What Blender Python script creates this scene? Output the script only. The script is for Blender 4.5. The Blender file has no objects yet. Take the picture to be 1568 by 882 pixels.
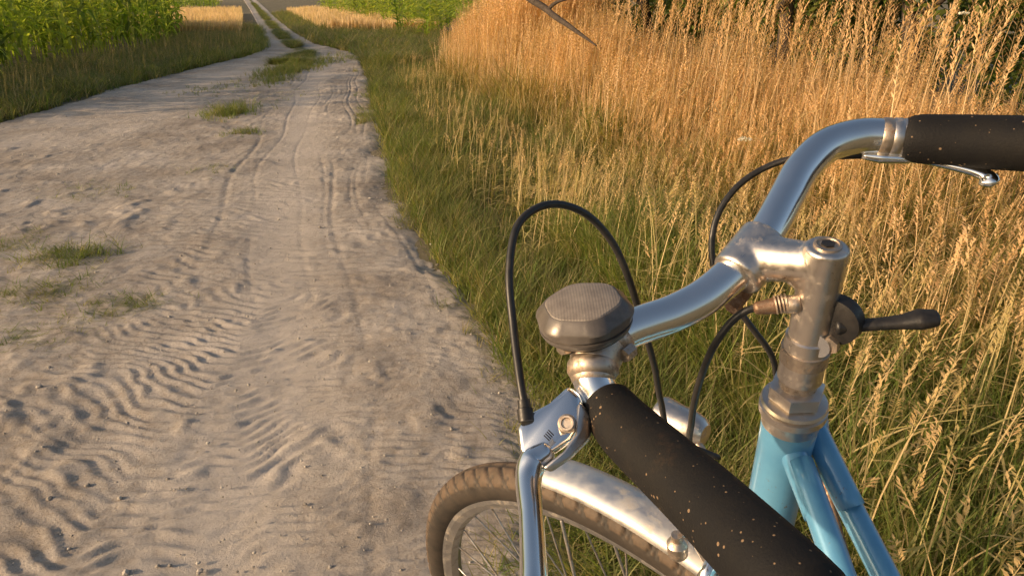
import bpy, math, random, itertools
import numpy as np
from mathutils import Vector, Matrix
rng=np.random.default_rng(7); random.seed(7)
H=1.125
sc=bpy.context.scene
col=bpy.context.collection
sc.view_settings.view_transform='Standard'
sc.view_settings.look='None'
sc.view_settings.exposure=0
# ---------------------------------------------------------------- camera
cam=bpy.data.objects.new("camera",bpy.data.cameras.new("camera"));col.objects.link(cam)
cam.location=(0,0,H);cam.rotation_euler=(math.pi/2-math.atan(456/1150),0,0)
cam.data.lens=1150/1568*36;cam.data.clip_start=.02;cam.data.clip_end=2000
sc.camera=cam
# world-space points of the bicycle, in tenths of a millimetre
def W(x,y,z): return Vector((x,y,z))*1e-4
# ---------------------------------------------------------------- materials
def newmat(name):
    m=bpy.data.materials.new(name);m.use_nodes=True
    nt=m.node_tree;b=nt.nodes['Principled BSDF']
    return m,nt,b
def nd(nt,t,**k):
    n=nt.nodes.new(t)
    for a,v in k.items():
        if a in n.inputs: n.inputs[a].default_value=v
        else: setattr(n,a,v)
    return n
def noise(nt,scale,detail=6,rough=.6,coord='Object'):
    tc=nd(nt,'ShaderNodeTexCoord');n=nd(nt,'ShaderNodeTexNoise')
    n.inputs['Scale'].default_value=scale;n.inputs['Detail'].default_value=detail;n.inputs['Roughness'].default_value=rough
    nt.links.new(tc.outputs[coord],n.inputs['Vector']);return n
def ramp(nt,src,stops):
    r=nd(nt,'ShaderNodeValToRGB');e=r.color_ramp.elements
    while len(e)<len(stops):e.new(.5)
    for i,(p,c) in enumerate(stops):
        e[i].position=p;e[i].color=(*c,1) if len(c)==3 else c
    nt.links.new(src,r.inputs[0]);return r
def bump(nt,b,src,strength,dist):
    n=nd(nt,'ShaderNodeBump');n.inputs['Strength'].default_value=strength;n.inputs['Distance'].default_value=dist
    nt.links.new(src,n.inputs['Height'])
    if b.inputs['Normal'].is_linked:
        nt.links.new(b.inputs['Normal'].links[0].from_socket,n.inputs['Normal'])
    nt.links.new(n.outputs[0],b.inputs['Normal']);return n
def simple(name,c1,c2,scale,metal,r1,r2,bs=0,bd=.0005,stops=(.35,.65),coat=0):
    m,nt,b=newmat(name)
    n=noise(nt,scale);r=ramp(nt,n.outputs[0],[(stops[0],c1),(stops[1],c2)])
    nt.links.new(r.outputs[0],b.inputs['Base Color'])
    b.inputs['Metallic'].default_value=metal
    n2=noise(nt,scale*2.3);rr=ramp(nt,n2.outputs[0],[(.3,(r1,)*3),(.7,(r2,)*3)])
    nt.links.new(rr.outputs[0],b.inputs['Roughness'])
    if bs: 
        n3=noise(nt,scale*6);bump(nt,b,n3.outputs[0],bs,bd)
    return m
def metalmat(name,base,dirt,r,amount,scale=60,bs=.06,rv=(.8,1.35)):
    m,nt,b=newmat(name)
    n=noise(nt,scale,8,.7)
    k=ramp(nt,n.outputs[0],[(amount,(0,0,0)),(amount+.16,(1,1,1))])
    mix=nd(nt,'ShaderNodeMix',data_type='RGBA');mix.inputs[6].default_value=(*dirt,1);mix.inputs[7].default_value=(*base,1)
    nt.links.new(k.outputs[0],mix.inputs[0]);nt.links.new(mix.outputs[2],b.inputs['Base Color'])
    mt=ramp(nt,k.outputs[0],[(0,(.45,)*3),(1,(1,)*3)]);nt.links.new(mt.outputs[0],b.inputs['Metallic'])
    n2=noise(nt,scale*3,6);rr=ramp(nt,n2.outputs[0],[(.3,(r*rv[0],)*3),(.75,(r*rv[1],)*3)])
    rm=nd(nt,'ShaderNodeMix',data_type='FLOAT');nt.links.new(k.outputs[0],rm.inputs[0]);rm.inputs[2].default_value=.65
    nt.links.new(rr.outputs[0],rm.inputs[3]);nt.links.new(rm.outputs[0],b.inputs['Roughness'])
    if bs:
        n3=noise(nt,900,3);bump(nt,b,n3.outputs[0],bs,.0004)
    return m
M_bar=metalmat('polished_aluminium',(.93,.91,.88),(.52,.45,.38),.19,.15,40,.015,(.9,1.2))
M_stem=metalmat('forged_aluminium',(.68,.62,.56),(.42,.34,.27),.33,.28,80,.04)
M_steel=metalmat('weathered_steel',(.54,.46,.38),(.26,.18,.12),.42,.35,140)
M_chrome=metalmat('chrome_lever',(.93,.92,.90),(.5,.42,.34),.16,.17,60,.02,(.9,1.2))
M_rust=metalmat('rusty_steel',(.34,.24,.17),(.17,.09,.05),.55,.42,300)
M_black=simple('black_plastic',(.009,.009,.010),(.022,.020,.019),150,0,.35,.6,.2,.0003)
M_cable=simple('cable_housing',(.012,.012,.012),(.025,.023,.021),120,0,.3,.5)
M_fender=metalmat('fender_aluminium',(.68,.67,.65),(.50,.44,.37),.50,.30,25,.03)
M_rim=metalmat('rim_aluminium',(.50,.49,.47),(.33,.28,.23),.35,.35,60)
M_spoke=metalmat('spoke_steel',(.45,.44,.42),(.2,.17,.14),.35,.4,60)
# foam grip
m,nt,b=newmat('foam_grip');M_foam=m
n=noise(nt,18,8,.7);r1=ramp(nt,n.outputs[0],[(.40,(.006,.006,.007)),(.56,(.010,.009,.008)),(.72,(.048,.029,.017))])
tc=nd(nt,'ShaderNodeTexCoord');vo=nd(nt,'ShaderNodeTexVoronoi');vo.inputs['Scale'].default_value=230;nt.links.new(tc.outputs['Object'],vo.inputs[0])
n2=noise(nt,60,3);ad=nd(nt,'ShaderNodeMath',operation='MULTIPLY_ADD');nt.links.new(n2.outputs[0],ad.inputs[0]);ad.inputs[1].default_value=.6;nt.links.new(vo.outputs['Distance'],ad.inputs[2])
r2=ramp(nt,ad.outputs[0],[(.375,(.9,.9,.9)),(.42,(0,0,0))])
mix=nd(nt,'ShaderNodeMix',data_type='RGBA');nt.links.new(r2.outputs[0],mix.inputs[0]);nt.links.new(r1.outputs[0],mix.inputs[6]);mix.inputs[7].default_value=(.22,.15,.09,1)
nt.links.new(mix.outputs[2],b.inputs['Base Color']);b.inputs['Roughness'].default_value=.72;b.inputs['Specular IOR Level'].default_value=.25
n3=noise(nt,700,4);bump(nt,b,n3.outputs[0],.5,.0006);bump(nt,b,r2.outputs[0],.3,.0006)
# blue paint
m,nt,b=newmat('blue_paint');M_blue=m
n=noise(nt,25,6);r1=ramp(nt,n.outputs[0],[(.3,(.085,.28,.50)),(.7,(.13,.36,.58))])
n2=noise(nt,140,8,.75);r2=ramp(nt,n2.outputs[0],[(.64,(0,0,0)),(.67,(1,1,1))])
mix=nd(nt,'ShaderNodeMix',data_type='RGBA');nt.links.new(r2.outputs[0],mix.inputs[0]);nt.links.new(r1.outputs[0],mix.inputs[6]);mix.inputs[7].default_value=(.14,.09,.06,1)
nt.links.new(mix.outputs[2],b.inputs['Base Color']);b.inputs['Roughness'].default_value=.32;b.inputs['Metallic'].default_value=.15
b.inputs['Coat Weight'].default_value=.6;b.inputs['Coat Roughness'].default_value=.12
bump(nt,b,r2.outputs[0],.3,.0003)
# bell
m,nt,b=newmat('bell_plastic');M_bell=m
n=noise(nt,60,8,.7);r1=ramp(nt,n.outputs[0],[(.35,(.095,.085,.078)),(.7,(.17,.15,.135))])
nt.links.new(r1.outputs[0],b.inputs['Base Color']);b.inputs['Metallic'].default_value=.25;b.inputs['Roughness'].default_value=.34
n3=noise(nt,500,4);bump(nt,b,n3.outputs[0],.12,.0005)
m,nt,b=newmat('bell_top_texture');M_belltop=m
tc=nd(nt,'ShaderNodeTexCoord');w=nd(nt,'ShaderNodeTexWave');w.inputs['Scale'].default_value=190;nt.links.new(tc.outputs['Object'],w.inputs[0])
w2=nd(nt,'ShaderNodeTexWave',bands_direction='Y');w2.inputs['Scale'].default_value=190;nt.links.new(tc.outputs['Object'],w2.inputs[0])
n=noise(nt,90,8,.7);r1=ramp(nt,n.outputs[0],[(.35,(.15,.13,.115)),(.7,(.25,.22,.19))]);nt.links.new(r1.outputs[0],b.inputs['Base Color'])
b.inputs['Roughness'].default_value=.5
bump(nt,b,w.outputs['Fac'],.15,.0005);bump(nt,b,w2.outputs['Fac'],.15,.0005)
# attribute-coloured vegetation
def vegmat(name,trans=.35,rough=.55,spec=.3):
    m,nt,b=newmat(name)
    a=nd(nt,'ShaderNodeAttribute',attribute_name='Col')
    nt.links.new(a.outputs['Color'],b.inputs['Base Color']);b.inputs['Roughness'].default_value=rough
    b.inputs['Specular IOR Level'].default_value=spec
    if trans<=0:return m
    t=nd(nt,'ShaderNodeBsdfTranslucent');g=nd(nt,'ShaderNodeMix',data_type='RGBA',blend_type='MULTIPLY')
    g.inputs[0].default_value=1;nt.links.new(a.outputs['Color'],g.inputs[6]);g.inputs[7].default_value=(1.6,1.6,.8,1)
    nt.links.new(g.outputs[2],t.inputs[0])
    mx=nd(nt,'ShaderNodeMixShader');mx.inputs[0].default_value=trans
    nt.links.new(b.outputs[0],mx.inputs[1]);nt.links.new(t.outputs[0],mx.inputs[2])
    nt.links.new(mx.outputs[0],nt.nodes['Material Output'].inputs[0]);return m
M_grass=vegmat('grass_blades',.42);M_dry=vegmat('dry_grass_stems',.3,.7,.2);M_corn=vegmat('maize_leaves',.5,.4,.4);M_leaf=vegmat('shrub_leaves',.38,.5,.3)
M_bark=simple('bark',(.035,.026,.018),(.08,.06,.045),40,0,.85,.95,.6,.004)
# ---------------------------------------------------------------- mesh helpers
def mesh_from(name,V,Fc,mat,cols=None,smooth=False,parent=None,attrs=None):
    V=np.asarray(V,dtype=np.float32);Fc=np.asarray(Fc,dtype=np.int32);k=Fc.shape[1]
    me=bpy.data.meshes.new(name);me.vertices.add(len(V));me.vertices.foreach_set('co',V.ravel())
    me.loops.add(Fc.size);me.loops.foreach_set('vertex_index',Fc.ravel())
    me.polygons.add(len(Fc));me.polygons.foreach_set('loop_start',np.arange(len(Fc),dtype=np.int32)*k)
    me.update(calc_edges=True)
    if cols is not None:
        a=me.color_attributes.new('Col','FLOAT_COLOR','POINT')
        c=np.ones((len(V),4),np.float32);c[:,:3]=cols;a.data.foreach_set('color',c.ravel())
    if attrs:
        for kk,vv in attrs.items():
            a=me.attributes.new(kk,'FLOAT','POINT');a.data.foreach_set('value',np.asarray(vv,np.float32).ravel())
    me.polygons.foreach_set('use_smooth',np.full(len(Fc),smooth))
    me.materials.append(mat);o=bpy.data.objects.new(name,me);col.objects.link(o)
    if parent:o.parent=parent
    return o
def pyobj(name,verts,faces,mat,parent=None,smooth=True):
    me=bpy.data.meshes.new(name);me.from_pydata([tuple(v) for v in verts],[],faces);me.update()
    me.polygons.foreach_set('use_smooth',[smooth]*len(me.polygons));me.materials.append(mat)
    o=bpy.data.objects.new(name,me);col.objects.link(o)
    if parent:o.parent=parent
    return o
def sharp(o,ang=35):
    try: o.data.set_sharp_from_angle(angle=math.radians(ang))
    except Exception: pass
def spline(pts,sub):
    pts=[Vector(p) for p in pts]
    if len(pts)<3 or sub<=1:return pts,[float(i) for i in range(len(pts))]
    q=[pts[0]*2-pts[1]]+pts+[pts[-1]*2-pts[-2]];out=[];ts=[]
    for i in range(1,len(q)-2):
        for s in range(sub):
            t=s/sub;a,b_,c,d=q[i-1],q[i],q[i+1],q[i+2]
            out.append(.5*((2*b_)+(c-a)*t+(2*a-5*b_+4*c-d)*t*t+(3*b_-a-3*c+d)*t**3));ts.append(i-1+t)
    out.append(pts[-1]);ts.append(float(len(pts)-1));return out,ts
def tube(name,pts,rad,mat,parent=None,n=16,sub=8,flat=None,caprnd=True):
    C,ts=spline(pts,sub)
    if not hasattr(rad,'__len__'):rad=[rad]*len(pts)
    R=np.interp(ts,range(len(rad)),rad)
    T=[(C[min(i+1,len(C)-1)]-C[max(i-1,0)]).normalized() for i in range(len(C))]
    up=Vector(flat[0]) if flat else Vector((0,0,1))
    if abs(T[0].dot(up))>.95:up=Vector((1,0,0))
    x=(up-T[0]*up.dot(T[0])).normalized();vs=[];fs=[]
    seq=[(i,0,1) for i in range(len(C))]
    if caprnd: seq=[(0,-.45,.45),(0,-.25,.85)]+seq+[(len(C)-1,.25,.85),(len(C)-1,.45,.45)]
    cur=x
    for (i,off,s) in seq:
        t=T[i]
        if flat: cur=(up-t*up.dot(t)).normalized()
        else: cur=(cur-t*cur.dot(t)).normalized()
        y=t.cross(cur);kx=1;ky=1
        if flat:kx=flat[1]
        for j in range(n):
            a=2*math.pi*j/n
            vs.append(C[i]+t*off*R[i]*(min(kx,1))+(cur*math.cos(a)*kx+y*math.sin(a)*ky)*R[i]*s)
    m_=len(seq)
    for i in range(m_-1):
        for j in range(n):
            fs.append((i*n+j,i*n+(j+1)%n,(i+1)*n+(j+1)%n,(i+1)*n+j))
    fs.append(tuple(range(n-1,-1,-1)));fs.append(tuple((m_-1)*n+j for j in range(n)))
    return pyobj(name,vs,fs,mat,parent)
def frame_of(axis,x=None):
    a=Vector(axis).normalized();x=Vector(x) if x is not None else (Vector((0,0,1)) if abs(a.z)<.9 else Vector((1,0,0)))
    x=(x-a*x.dot(a)).normalized();return a,x,a.cross(x)
def lathe(name,org,axis,prof,mat,parent=None,n=48,x=None,mod=None,ang=30,cap=True):
    a,x,y=frame_of(axis,x);org=Vector(org);vs=[];fs=[]
    for (t,r) in prof:
        for j in range(n):
            th=2*math.pi*j/n;rr=r*(mod(th,t) if mod else 1)
            vs.append(org+a*t+(x*math.cos(th)+y*math.sin(th))*rr)
    for i in range(len(prof)-1):
        for j in range(n):fs.append((i*n+j,i*n+(j+1)%n,(i+1)*n+(j+1)%n,(i+1)*n+j))
    if cap:
        fs.append(tuple(range(n-1,-1,-1)));fs.append(tuple((len(prof)-1)*n+j for j in range(n)))
    o=pyobj(name,vs,fs,mat,parent);sharp(o,ang);return o
def plate(name,poly,nrm,th,mat,parent=None,bev=.0015):
    nrm=Vector(nrm).normalized();k=len(poly)
    vs=[Vector(p) for p in poly]+[Vector(p)+nrm*th for p in poly]
    fs=[tuple(range(k-1,-1,-1)),tuple(range(k,2*k))]+[(i,(i+1)%k,k+(i+1)%k,k+i) for i in range(k)]
    o=pyobj(name,vs,fs,mat,parent,smooth=True)
    b=o.modifiers.new('bevel','BEVEL');b.width=bev;b.segments=3;b.limit_method='ANGLE'
    return o
# ---------------------------------------------------------------- bicycle
bike=bpy.data.objects.new('bicycle',None);col.objects.link(bike)
S=Vector((.1789,.4049,H-.1382));F=Vector((-.7255,.6882,0));U=Vector((-.1415,-.1492,.9786));N=Vector((.6735,.71,.2057))
D=Vector((.0568,.2277,-.9721)).normalized();Fp=Vector((-.737,.6664,.113));A=Vector((.150,.615,H-.783))
# handlebar
barL=[(1477,4386,9723),(1327,4309,9610),(1154,4216,9510),(967,4145,9441),(804,4098,9403),(663,4052,9368),(542,3988,9317),(471,3905,9244),(466,3821,9165),(527,3731,9075),(637,3478,9034),(875,2804,9098),(1017,2276,9176),(1067,2109,9190)]
barR=[(1625,4530,9869),(1764,4704,10008),(1903,4869,10152),(2091,5004,10278),(2314,5058,10336),(2509,5030,10343),(2662,4983,10338),(2923,4837,10344),(3177,4660,10364),(3420,4483,10375),(3591,4308,10394)]
path=[W(*p) for p in barL[::-1]]+[W(*p) for p in barR]
tube('handlebar',path,.0116,M_bar,bike,n=40,sub=16)
gl=[W(548,3712,9053),W(637,3478,9034),W(875,2804,9098),W(1017,2276,9176),W(1072,2098,9190)]
tube('grip_left',gl,[.0155,.0172,.0176,.0176,.0172],M_foam,bike,n=48,sub=12)
gr=[W(2640,4998,10337),W(2695,4962,10337),W(2923,4837,10344),W(3177,4660,10364),W(3420,4483,10375),W(3595,4300,10392)]
tube('grip_right',gr,[.0148,.0160,.0170,.0170,.0172,.0172],M_foam,bike,n=48,sub=12)
# stem
bt=(W(1649,4550,9893)-W(1327,4309,9610)).normalized();C=W(1477,4383,9716)
parts=[]
top=S-D*.004
parts.append(lathe('p',top,D,[(0,.0105),(.0015,.0126),(.03,.0126),(.072,.0120)],M_stem,n=40))
parts.append(lathe('p',C-bt*.017,bt,[(0,.0150),(.002,.0165),(.032,.0165),(.034,.0150)],M_stem,n=40))
ar=[C-D*.001,C.lerp(S+D*.0080,.35),C.lerp(S+D*.0080,.7),S+D*.0080]
parts.append(tube('p',ar,[.0160,.0138,.0124,.0120],M_stem,n=28,sub=8))
ar2=[C+D*.006,C.lerp(S+D*.020,.5)-D*.001,S+D*.022]
parts.append(tube('p',ar2,[.0125,.0080,.0112],M_stem,n=24,sub=8))
parts.append(lathe('p',C+D*.014-bt*.007,bt,[(0,.0075),(.014,.0075)],M_stem,n=24))
bpy.ops.object.select_all(action='DESELECT')
for p in parts:p.select_set(True)
bpy.context.view_layer.objects.active=parts[0];bpy.ops.object.join();st=parts[0];st.name='stem';st.parent=bike
rm=st.modifiers.new('r','REMESH');rm.mode='VOXEL';rm.voxel_size=.0009;rm.use_smooth_shade=True
sm=st.modifiers.new('s','SMOOTH');sm.factor=.6;sm.iterations=14
lathe('stem_bolt',S-D*.0050,-D,[(-.002,.0078),(0,.0078),(.0004,.0070),(.0004,.0062),(-.0005,.0058)],M_steel,bike)
lathe('bolt_recess_shade',S-D*.0049,-D,[(0,.0040),(.0008,.0040)],M_black,bike,n=6)  # solid black hex disc; the socket's inner shade is put in as colour
tube('clamp_bolt',[C+D*.026-bt*.013,C+D*.026+bt*.013],.0042,M_rust,bike,n=12,sub=1)
lathe('clamp_bolt_head',C+D*.026-bt*.016,bt,[(0,.0055),(.0005,.0062),(.005,.0062),(.0055,.005)],M_rust,bike,n=6)
def onax(L,prof,name,mat,n=48,mod=None):
    return lathe(name,S+D*L,D,prof,mat,bike,n=n,mod=mod)
onax(.060,[(0,.0118),(.001,.0134),(.034,.0140),(.035,.0125)],'shifter_band',M_stem)
onax(.070,[(0,.0138),(.0004,.0146),(.010,.0146),(.0105,.0138)],'shifter_clamp_ring',M_steel)
onax(.093,[(0,.0118),(.012,.0120)],'steerer_sleeve',M_steel)
onax(.101,[(0,.0145),(.0015,.0178),(.0105,.0178),(.012,.0160)],'headset_locknut',M_stem,n=6)
onax(.113,[(0,.0165),(.001,.0205),(.003,.0215),(.004,.0206),(.005,.0190),(.006,.0217),(.011,.0217),(.0135,.0198),(.022,.0186),(.023,.0178)],'headset_cup',M_stem)
onax(.135,[(0,.0180),(.001,.0184),(.02,.0180),(.13,.0180),(.144,.0186),(.145,.0182)],'head_tube',M_blue)
onax(.280,[(0,.0186),(.003,.0205),(.008,.0205),(.011,.0180),(.013,.0170)],'lower_headset',M_steel)
# frame
tL=[W(1894,4434,8461),W(1884,4291,8372),W(1977,3482,7959)]
tR=[W(2106,4589,8444),W(2125,4449,8362),W(2344,3677,7826)]
rearA=Vector((.34,-.46,.355));rn=Vector((.95,.16,.25)).normalized()
for nm,t,sd in (('frame_tube_left',tL,-1),('frame_tube_right',tR,1)):
    tube(nm,[t[0],t[1],t[1].lerp(t[2],.5),t[2],rearA+rn*.065*sd],[.0088,.0088,.0086,.0086,.008],M_blue,bike,n=24,sub=6)
    tube(nm+'_lug',[S+D*.150+(t[0]-(S+D*.150))*.35,t[0],t[0].lerp(t[1],.6)],[.013,.0110,.0092],M_blue,bike,n=24,sub=6)
BB=Vector((.27,-.06,.285));HB=S+D*.262
tube('down_tube',[HB,BB],.0150,M_blue,bike,n=24,sub=1)
seatT=Vector((.285,-.20,.78));tube('seat_tube',[BB,seatT],.0145,M_blue,bike,n=24,sub=1)
tube('seat_post',[seatT,Vector((.275,-.235,.90))],.0125,M_bar,bike,n=20,sub=1)
for sd in (-1,1):
    tube('chain_stay',[BB+rn*.02*sd,rearA+rn*.062*sd],.008,M_blue,bike,n=12,sub=1)
    tube('seat_stay',[seatT+rn*.01*sd,rearA+rn*.062*sd],.007,M_blue,bike,n=12,sub=1)
tube('saddle',[Vector((.265,-.09,.925)),Vector((.27,-.17,.93)),Vector((.272,-.25,.935)),Vector((.275,-.33,.945))],[.02,.035,.065,.07],M_black,bike,n=24,sub=6,flat=((0,0,1),.35))
lathe('chainring',BB+rn*.045,rn,[(0,.08),(.002,.088),(.003,.088),(.004,.08)],M_steel,bike,n=44)
for sd in (-1,1):
    e=BB+rn*.06*sd;k=Vector((-.03,.14,-.08))*sd
    tube('crank',[e,e+k],.009,M_stem,bike,n=12,sub=1)
    tube('pedal',[e+k,e+k+rn*.09*sd],.02,M_black,bike,n=12,sub=1,flat=((0,0,1),.5))
tube('frame_cable',[W(2166,4487,8187),W(2191,4170,7931),W(2202,3850,7720),W(2211,3587,7546)],.0028,M_rust,bike,n=10)
# wheels
M_tyre,nt,b=newmat('dusty_tyre')
n=noise(nt,40,8,.7);at=nd(nt,'ShaderNodeAttribute',attribute_name='tread')
r1=ramp(nt,n.outputs[0],[(.3,(.016,.014,.012)),(.7,(.055,.042,.031))]);r2=ramp(nt,n.outputs[0],[(.3,(.045,.033,.023)),(.65,(.13,.088,.056))])
mix=nd(nt,'ShaderNodeMix',data_type='RGBA');nt.links.new(at.outputs['Fac'],mix.inputs[0]);nt.links.new(r1.outputs[0],mix.inputs[6]);nt.links.new(r2.outputs[0],mix.inputs[7])
nt.links.new(mix.outputs[2],b.inputs['Base Color']);b.inputs['Roughness'].default_value=.7
n3=noise(nt,600,4);bump(nt,b,n3.outputs[0],.25,.0006)
def wheel(nm,A,F,U,N):
    R,rt=.3340,.0200;nu,nv=1440,44
    uu=np.linspace(0,2*np.pi,nu,endpoint=False)[:,None];vv=np.linspace(0,2*np.pi,nv,endpoint=False)[None,:]
    vs_=np.where(vv>np.pi,vv-2*np.pi,vv)*np.ones_like(uu)
    arc=vs_/1.25
    g=np.abs((((uu*80+np.abs(arc)*5.5)/(2*np.pi))%1)-.5)*2
    groove=(g>.78)&(np.abs(arc)<1)
    g2=np.abs((((uu*80-np.abs(arc)*5.5+2)/(2*np.pi))%1)-.5)*2;groove|=(g2>.84)&(np.abs(arc)<1)&(np.abs(arc)>.5)
    groove|=np.abs(arc)<.06
    tread=np.where(np.abs(arc)<1,1.,0.)
    d=np.where(groove,-.0022,0)+np.where(np.abs(arc)<1,.0010,0)
    r=rt+d;cr=R+r*np.cos(vs_);ax=r*np.sin(vs_)
    Fn,Un,Nn,An=[np.array(x) for x in (F,U,N,A)]
    V=An+(cr*np.sin(uu))[...,None]*Fn+(cr*np.cos(uu))[...,None]*Un+ax[...,None]*Nn
    i=np.arange(nu)[:,None];j=np.arange(nv)[None,:]
    Q=np.stack([i*nv+j,i*nv+(j+1)%nv,((i+1)%nu)*nv+(j+1)%nv,((i+1)%nu)*nv+j],-1).reshape(-1,4)
    mesh_from(nm+'_tyre',V.reshape(-1,3),Q,M_tyre,smooth=True,parent=bike,attrs={'tread':tread*np.where(groove,.0,1)})
    q=.0075
    lathe(nm+'_rim',A,N,[(-.0125,.306+q),(-.0125,.3135+q),(-.0105,.3135+q),(-.0105,.311+q),(.0105,.311+q),(.0105,.3135+q),(.0125,.3135+q),(.0125,.304+q),(.009,.298+q),(.0,.294+q),(-.009,.298+q),(-.0125,.306+q)],M_rim,bike,n=160,cap=False)
    vs=[];fs=[]
    for s in range(36):
        sd=1 if s%2 else -1;a=2*math.pi*s/36;ha=a+(.55 if (s//2)%2 else -.55)
        p0=A+(F*math.sin(a)+U*math.cos(a))*.304;p1=A+(F*math.sin(ha)+U*math.cos(ha))*.022+N*.028*sd
        t,x,y=frame_of(p1-p0);k=len(vs)
        for p in (p0,p1):
            for j in range(6):vs.append(p+(x*math.cos(j*math.pi/3)+y*math.sin(j*math.pi/3))*.0011)
        for j in range(6):fs.append((k+j,k+(j+1)%6,k+6+(j+1)%6,k+6+j))
    pyobj(nm+'_spokes',vs,fs,M_spoke,bike)
    lathe(nm+'_hub',A-N*.05,N,[(0,.004),(.014,.004),(.015,.012),(.020,.012),(.0205,.026),(.0235,.026),(.025,.014),(.075,.014),(.0765,.026),(.0795,.026),(.08,.012),(.085,.012),(.086,.004),(.10,.004)],M_stem,bike)
wheel('front_wheel',A,F,U,N)
Fr=Vector((-.17,.985,0)).normalized();Ur=rn.cross(Fr).normalized();wheel('rear_wheel',rearA,rn.cross(Ur)*-1,Ur,rn)
def fender(nm,A,F,U,N,a0,a1):
    vs=[];fs=[];nu=60;nv=9
    for i in range(nu+1):
        a=math.radians(a0+(a1-a0)*i/nu);d=F*math.sin(a)+U*math.cos(a)
        e=1-.35*max(0,1-i/2.)**2
        for j in range(nv):
            q=(j/(nv-1)*2-1);w=.0215*e
            vs.append(A+d*(.3690-.006*q*q-.003*abs(q)**6)+N*w*q)
    for i in range(nu):
        for j in range(nv-1):fs.append((i*nv+j,i*nv+j+1,(i+1)*nv+j+1,(i+1)*nv+j))
    o=pyobj(nm,vs,fs,M_fender,bike);s=o.modifiers.new('s','SOLIDIFY');s.thickness=.001
fender('front_fender',A,F,U,N,15,-70);fender('rear_fender',rearA,Fr,Ur,rn,20,-110)
# fork
cr=S+D*.296
tube('fork_crown',[cr-N*.036-Fp*.0,cr,cr+N*.036],.0135,M_blue,bike,n=20,sub=6)
for sd in (-1,1):
    tube('fork_blade',[cr+N*.034*sd,cr+D*.2+N*.036*sd,cr+D*.32+N*.04*sd+Fp*.02,A+N*.045*sd],[.0125,.0115,.009,.007],M_blue,bike,n=20,sub=6)
    tube('fender_stay',[A+N*.048*sd,A+(U*.9+F*.15)*.36+N*.026*sd],.0018,M_spoke,bike,n=8,sub=1)
    b0=cr+Fp*.028-D*.008
    tube('brake_arm',[b0+N*.008*sd,b0+N*.034*sd+D*.008,b0+N*.036*sd+D*.04,cr+Fp*.032+D*.068+N*.024*sd],[.0065,.006,.005,.005],M_chrome,bike,n=12)
    pc=cr+Fp*.026+D*.070+N*.018*sd
    tube('brake_pad',[pc-Fp*.022,pc+Fp*.022],.006,M_black,bike,n=12,sub=1)
    lathe('brake_nut',pc,N*sd,[(0,.005),(.014,.005),(.015,.004)],M_steel,bike,n=6)
lathe('front_lamp',W(1515,5689,7692)-F*.022,F,[(0,.003),(.001,.009),(.006,.0135),(.014,.0160),(.03,.0170),(.042,.0185),(.046,.0185),(.048,.017)],M_stem,bike)
tube('lamp_bracket',[W(1515,5625,7666),W(1647,5418,7551),cr+Fp*.02-D*.01],.004,M_steel,bike,n=10)
dy=W(1325,4791,7055)
lathe('dynamo_body',dy,U,[(0,.006),(.002,.008),(.014,.0085),(.017,.006),(.018,.0045),(.024,.0045)],M_steel,bike,n=24)
tube('dynamo_arm',[dy+U*.008,dy+U*.006+N*.02,cr+D*.05+N*-.02],.004,M_stem,bike,n=10)
# bell
Bc=W(442,4017,9389);Bu=(U+F*.05).normalized()
def bmod(th,t):
    c=math.cos(6*th+.5);g=(abs(c)**.7)*(1 if c>0 else -1)
    f=max(0,min(1,(t-.008)/.004))
    return 1+.035*f*g if t<.0175 else 1+.026*g
lathe('bell_body',Bc,Bu,[(0,.018),(.0008,.0235),(.003,.0262),(.0055,.0274),(.0066,.0274),(.0070,.0258),(.0080,.0256),(.0085,.0276),(.0125,.0281),(.0140,.0276),(.0172,.0246),(.0188,.0234),(.0198,.0222)],M_bell,bike,n=144,mod=bmod,x=N,ang=28)
lathe('bell_top',Bc+Bu*.0196,Bu,[(0,.0220),(.0008,.0212),(.0020,.016),(.0027,.008),(.0029,.001)],M_belltop,bike,n=144,mod=lambda th,t:bmod(th,.02) if t<.001 else 1,x=N)
lathe('bell_base',Bc-Bu*.010,Bu,[(0,.013),(.002,.016),(.007,.018),(.0105,.0235)],M_black,bike)
tube('bell_thumb_lever',[W(510,3838,9398),W(542,3830,9487),W(571,3839,9511),W(606,3854,9440)],[.003,.0046,.0046,.003],M_black,bike,n=12)
tube('bell_bracket',[W(461,3961,9356),W(610,3945,9372),W(666,3965,9312)],[.006,.007,.006],M_steel,bike,n=12)
lathe('bracket_bolt',W(639,3854,9304),N,[(0,.0045),(.008,.0045),(.009,.003)],M_steel,bike,n=6)
lathe('bracket_nut',W(277,3866,9335),N,[(0,.0035),(.003,.005),(.008,.005),(.014,.0035),(.022,.0035)],M_steel,bike,n=6)
# brake lever left
bp=[W(542,3988,9317),W(471,3905,9244),W(466,3821,9165)]
tube('brake_clamp_left',[bp[0].lerp(bp[1],.0),bp[0].lerp(bp[1],.55),bp[1].lerp(bp[2],.15)],[.0150,.0150,.0146],M_steel,bike,n=32)
tube('clamp_collar_left',[bp[1].lerp(bp[2],.15),bp[1].lerp(bp[2],.6)],.0150,M_steel,bike,n=32,sub=1)
tube('clamp_collar_ring',[bp[1].lerp(bp[2],.65),bp[1].lerp(bp[2],.98)],.0128,M_steel,bike,n=32,sub=1)
poly=[(317,3742,9183),(387,3682,9142),(387,3567,9069),(311,3482,8990),(190,3428,8935),(77,3405,8876),(36,3476,8919),(22,3565,9008),(76,3627,9057),(205,3686,9098)]
pn=(Vector((.189,.830,-.524)).normalized()+Vector((.10,.10,-.01))).normalized()
pn=(Vector((.0235,.3467,-.2230)).normalized()+Vector((.25,0,-.15))).normalized()
plate('brake_lever_body',[W(*p) for p in poly],pn,.015,M_chrome,bike,.0035)
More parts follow.
